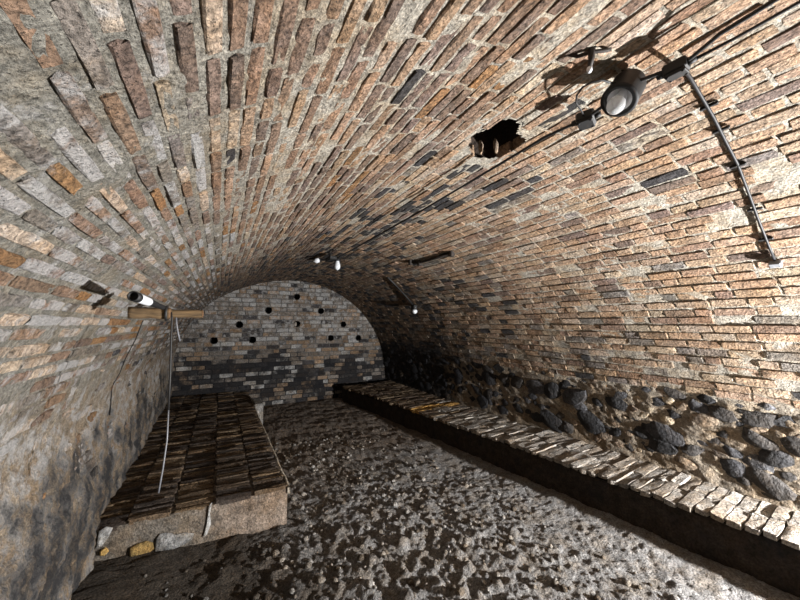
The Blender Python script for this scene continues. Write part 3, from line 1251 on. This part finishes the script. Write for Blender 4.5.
# ------------------------------------------------------------------ pendant lamp
lp = at_z(623, 94, ZC - 0.012)
lamp = thing('pendant_lamp', 'black can-shaped lamp with glass bulb hanging from the crown', 'lamp', lp)
ax = Vector((-0.68, 0.05, -0.86)).normalized()
V, F = lathe([(0.0, -0.085), (0.030, -0.085), (0.040, -0.078), (0.052, -0.066), (0.056, -0.055), (0.0575, 0.030), (0.060, 0.034), (0.060, 0.042), (0.043, 0.043), (0.040, 0.036)], lp, ax, 32)
child('housing', V, F, M['black'], lamp, lp)
V, F = lathe([(0.041, 0.037), (0.039, 0.028), (0.030, 0.010), (0.022, 0.0), (0.0, -0.002)], lp, ax, 32)
tag(child('reflector', V, F, M['reflector'], lamp, lp), 'white enamelled reflector')
V, F = lathe([(0.017, 0.0), (0.018, 0.018), (0.015, 0.026), (0.0, 0.027)], lp, ax, 20)
child('lamp_holder', V, F, M['porcelain'], lamp, lp)
V, F = lathe([(0.012, 0.024), (0.016, 0.036), (0.027, 0.055), (0.030, 0.070), (0.026, 0.085), (0.015, 0.095), (0.0, 0.098)], lp, ax, 24)
tag(child('bulb', V, F, M['glass'], lamp, lp), 'clear glass bulb')
V, F = lathe([(0.022, -0.105), (0.024, -0.10), (0.024, -0.08)], lp, ax, 16)
child('neck', V, F, M['black'], lamp, lp)
# loop of cable from the box to the top of the lamp
lt = lp - ax * 0.10
mid = [at_z(u, v, ZC + 0.0) for (u, v) in ((581, 110), (576, 103), (577, 95), (583, 87), (592, 82), (602, 80), (612, 83))]
pts3 = [pb1 + Vector((-0.005, 0, 0.0))] + mid + [lt]
V, F = tube(pts3, 0.0036, 8)
child('lead', V, F, M['rubber'], lamp, lp)
# strap up to the vault
sv = Vector(vault(*pix_to_vault(622, 70)))
V, F = tube([lt, lt + Vector((0, 0, 0.02)), sv], 0.004, 6)
child('hanger', V, F, M['iron'], lamp, lp)

# hook in the vault, its lit tip imitated by a pale piece
hp = Vector(vault(*pix_to_vault(592, 50)))
hk = thing('ceiling_hook', 'small iron hook with painted bright tip in the crown above the lamp', 'hook', hp)
V, F = tube([hp + Vector((0, 0, 0.03)), hp + Vector((-0.005, 0, -0.03)), hp + Vector((0.0, 0.01, -0.055))], [0.011, 0.010, 0.007], 8)
child('shank', V, F, M['iron'], hk, hp)
V, F = lathe([(0.0, 0.0), (0.008, 0.002), (0.009, 0.012), (0.006, 0.018), (0.0, 0.019)], hp + Vector((0, 0.01, -0.052)), (0, 0.15, -1), 12)
tag(child('lit_tip', V, F, M['porcelain'], hk, hp), 'pale piece for the lit tip of the hook')
V, F = tube([hp + Vector((-0.06, 0.05, 0.0)), hp + Vector((-0.03, 0.03, -0.012)), hp + Vector((0, 0, -0.006)), hp + Vector((0.03, -0.03, -0.012)), hp + Vector((0.05, -0.03, 0.0))], 0.006, 6)
child('strap', V, F, M['iron'], hk, hp)

# ------------------------------------------------------------------ conduit down the right-hand side of the vault
cpx = [(690, 75), (700, 92), (714, 116), (726, 140), (738, 163), (750, 195), (760, 222), (770, 247), (775, 259)]
csy = [pix_to_vault(u, v) for u, v in cpx]
cv = [Vector(vault(a, b, 0.010)) for a, b in csy]
cond = thing('conduit', 'grey steel conduit running down the vault from the junction box', 'conduit', cv[-1])
V, F = tube([pb2 + Vector((0.02, -0.01, 0.0)), (pb2 + cv[0]) / 2 + Vector((0.0, -0.005, 0.004))] + cv, 0.0065, 10)
child('pipe', V, F, M['steel'], cond, cv[-1])
for (u, v) in ((709, 104), (721, 128), (738, 164), (755, 208), (766, 238)):
    a, b = pix_to_vault(u, v)
    e = 0.012
    t = (Vector(vault(a + e, b)) - Vector(vault(a - e, b))).normalized()
    nn = (Vector(vault(a, b, e)) - Vector(vault(a, b, -e))).normalized()
    Yv = Vector((0, 1, 0))
    Rm = Matrix((Yv, t, nn)).transposed()
    c = Vector(vault(a, b, 0.009))
    V, F = rbox(c, (0.058, 0.012, 0.014), Rm, 0.15)
    cl = child('clip', V, F, M['black'], cond, cv[-1], smooth=False)
a, b = pix_to_vault(776, 262)
c = Vector(vault(a, b, 0.018))
e = 0.012
t = (Vector(vault(a + e, b)) - Vector(vault(a - e, b))).normalized()
nn = (Vector(vault(a, b, e)) - Vector(vault(a, b, -e))).normalized()
Rm = Matrix((Vector((0, 1, 0)), t, nn)).transposed()
V, F = rbox(c, (0.050, 0.034, 0.034), Rm, 0.12)
eb = child('end_box', V, F, M['greybox'], cond, cv[-1], smooth=False)

# ------------------------------------------------------------------ far lamp, far conduit, far bracket
fl = at_z(331, 259, ZC)
far_lamp = thing('bulkhead_lamp', 'small far lamp with white glass at the end of crown cable', 'lamp', fl)
V, F = rbox(fl, (0.10, 0.22, 0.05), None, 0.2)
child('body', V, F, M['black'], far_lamp, fl, smooth=False)
V, F = lathe([(0.0, 0.0), (0.035, 0.0), (0.04, 0.03), (0.0, 0.03)], fl + Vector((0.07, -0.05, 0.0)), (0, 0, -1), 16)
child('lamp_holder', V, F, M['black'], far_lamp, fl)
V, F = lathe([(0.022, 0.03), (0.034, 0.07), (0.038, 0.10), (0.03, 0.13), (0.0, 0.15)], fl + Vector((0.07, -0.05, 0.0)), (0, 0, -1), 16)
tag(child('bulb', V, F, M['porcelain'], far_lamp, fl), 'white glass bulb')
V, F = tube([fl + Vector((-0.02, 0.0, 0)), fl + Vector((-0.03, 0, 0.16))], 0.008, 6)
child('hanger', V, F, M['iron'], far_lamp, fl)
V, F = lathe([(0.0, 0.0), (0.03, 0.01), (0.035, 0.05), (0.0, 0.08)], fl + Vector((-0.12, 0.1, -0.005)), (-0.9, 0.3, -0.3), 12)
tag(child('reflector', V, F, M['porcelain'], far_lamp, fl), 'white glass side lamp')
V, F = tube([fl, fl + Vector((-0.07, 0.06, -0.005)), fl + Vector((-0.22, 0.2, 0.02))], 0.016, 6)
child('arm', V, F, M['black'], far_lamp, fl)

fc = [pix_to_vault(u, v) for u, v in ((388, 276), (398, 286), (408, 297), (416, 307))]
fv = [Vector(vault(a, b, 0.02)) for a, b in fc]
fcon = thing('conduit', 'dark far conduit on the right flank ending in a white fitting', 'conduit', fv[-1])
V, F = tube(fv, 0.014, 8)
child('pipe', V, F, M['rubber'], fcon, fv[-1])
V, F = rbox(Vector(vault(fc[-1][0] + 0.03, fc[-1][1] - 0.02, 0.04)), (0.07, 0.10, 0.08), None, 0.15)
child('back_box', V, F, M['black'], fcon, fv[-1], smooth=False)
V, F = lathe([(0.0, 0.0), (0.04, 0.005), (0.045, 0.03), (0.03, 0.06), (0.0, 0.07)], Vector(vault(fc[-1][0] - 0.03, fc[-1][1], 0.05)), (-0.6, -0.4, -0.6), 14)
tag(child('fitting', V, F, M['porcelain'], fcon, fv[-1]), 'white porcelain fitting')

bc = [pix_to_vault(u, v) for u, v in ((411, 261), (420, 261.5), (432, 258), (452, 252))]
bv = [Vector(vault(a, b, 0.018)) for a, b in bc]
bar = thing('iron_bar', 'black iron bar fixed along the right flank of the vault', 'iron bar', bv[0])
V, F = tube(bv, 0.016, 8)
child('rod', V, F, M['iron'], bar, bv[0])
for i in (0, 1, 3):
    a, b = bc[i]
    V, F = rbox(Vector(vault(a, b, 0.012)), (0.05, 0.05, 0.08), None, 0.15)
    child('bracket', V, F, M['iron'], bar, bv[0], smooth=False)

# ------------------------------------------------------------------ timber pegs, lamp tube and cords on the left wall
def peg(u0, u1, v, y, r, label):
    a, b = at_y(u0, v, y), at_y(u1, v, y)
    a.z = b.z = (a.z + b.z) / 2
    t = thing('timber_peg', label, 'timber peg', a, 'timber pegs in the left wall')
    n = 9
    pts = [a + (b - a) * k / (n - 1) + Vector((0, random.uniform(-1, 1), random.uniform(-1, 1))) * r * 0.06 for k in range(n)]
    V, F = tube(pts, [r * random.uniform(0.92, 1.06) for _ in pts], 12)
    child('shaft', V, F[:-1], M['timber'], t, a)
    V, F = lathe([(0.0, 0.002), (r * 0.5, 0.003), (r * 0.9, 0.001), (r * 0.99, -0.004)], b, (b - a), 12)
    child('sawn_end', V, F, M['timber_end'], t, a)
    return t, a, b


pg1, pa1, pe1 = peg(128, 170, 313, 1.70, 0.024, 'thicker nearer timber peg under the lamp tube on left wall')
pg2, pa2, pe2 = peg(150, 203, 313.5, 2.35, 0.025, 'farther timber peg pointing at the back wall')

# lamp tube
ta, tb = at_y(133, 296, 1.42), at_y(163, 307.5, 1.66)
tl = thing('tube_lamp', 'short black and white tube lamp on the nearer timber peg', 'lamp', tb)
axis = (ta - tb)
Lg = axis.length
V, F = lathe([(0.0, 0.0), (0.009, 0.0), (0.010, 0.01), (0.011, 0.06), (0.014, Lg * 0.45), (0.015, Lg * 0.55)], tb, axis, 20)
child('housing', V, F, M['black'], tl, tb)
V, F = lathe([(0.014, Lg * 0.5), (0.0155, Lg * 0.56), (0.0165, Lg * 0.84), (0.015, Lg * 0.87), (0.0, Lg * 0.88)], tb, axis, 20)
tag(child('glass_sleeve', V, F, M['porcelain'], tl, tb), 'white glass sleeve')
V, F = lathe([(0.0165, Lg * 0.86), (0.0175, Lg * 0.87), (0.0175, Lg * 1.0), (0.014, Lg * 1.0), (0.013, Lg * 0.93), (0.0, Lg * 0.92)], tb, axis, 20)
child('end_cap', V, F, M['black'], tl, tb)

# hanging grey cord from the peg tip
cy = 1.70
cpts = [at_y(u, v, cy) for (u, v) in ((171, 312), (172, 318), (171, 345), (170, 380), (168.5, 410), (167, 440), (163, 468), (158.5, 493))]
cord = thing('hanging_cord', 'long grey cord hanging from the nearer timber peg over the platform', 'cord', cpts[-1])
V, F = tube(cpts[:5], 0.0036, 8)
tag(child('sheath', V, F, M['rubber'], cord, cpts[-1]), 'black upper sheath')
V, F = tube(cpts[4:], 0.003, 8)
child('strand', V, F, M['cord'], cord, cpts[-1])
loop = [pe1 + Vector((-0.012, 0, 0)) + Vector((0, math.cos(a) * 0.028, math.sin(a) * 0.028)) for a in np.linspace(0, 2 * math.pi, 17)[:-1]]
V, F = tube(loop, 0.006, 6, True)
child('knot_loop', V, F, M['rubber'], cord, cpts[-1])
c2 = [at_y(u, v, 2.35) for (u, v) in ((176, 312), (176.5, 324), (178, 333), (180, 341))]
V, F = tube(c2, 0.005, 6)
tag(link('hanging_cord', mesh_from('hanging_cord', V, F, M['cord'])), 'short cord end hanging from the farther timber peg', 'cord')
# dark wire down the wall
wp = [pix_to_vault(u, v) for (u, v) in ((141, 320), (133, 338), (124, 357), (117, 372), (110, 386), (106, 400), (102, 414))]
V, F = tube([vault(a, b, 0.012 + 0.006 * (i % 2)) for i, (a, b) in enumerate(wp)], 0.0035, 6)
tag(link('wall_wire', mesh_from('wall_wire', V, F, M['rubber'])), 'thin black wire running down the left wall below the pegs', 'wire')
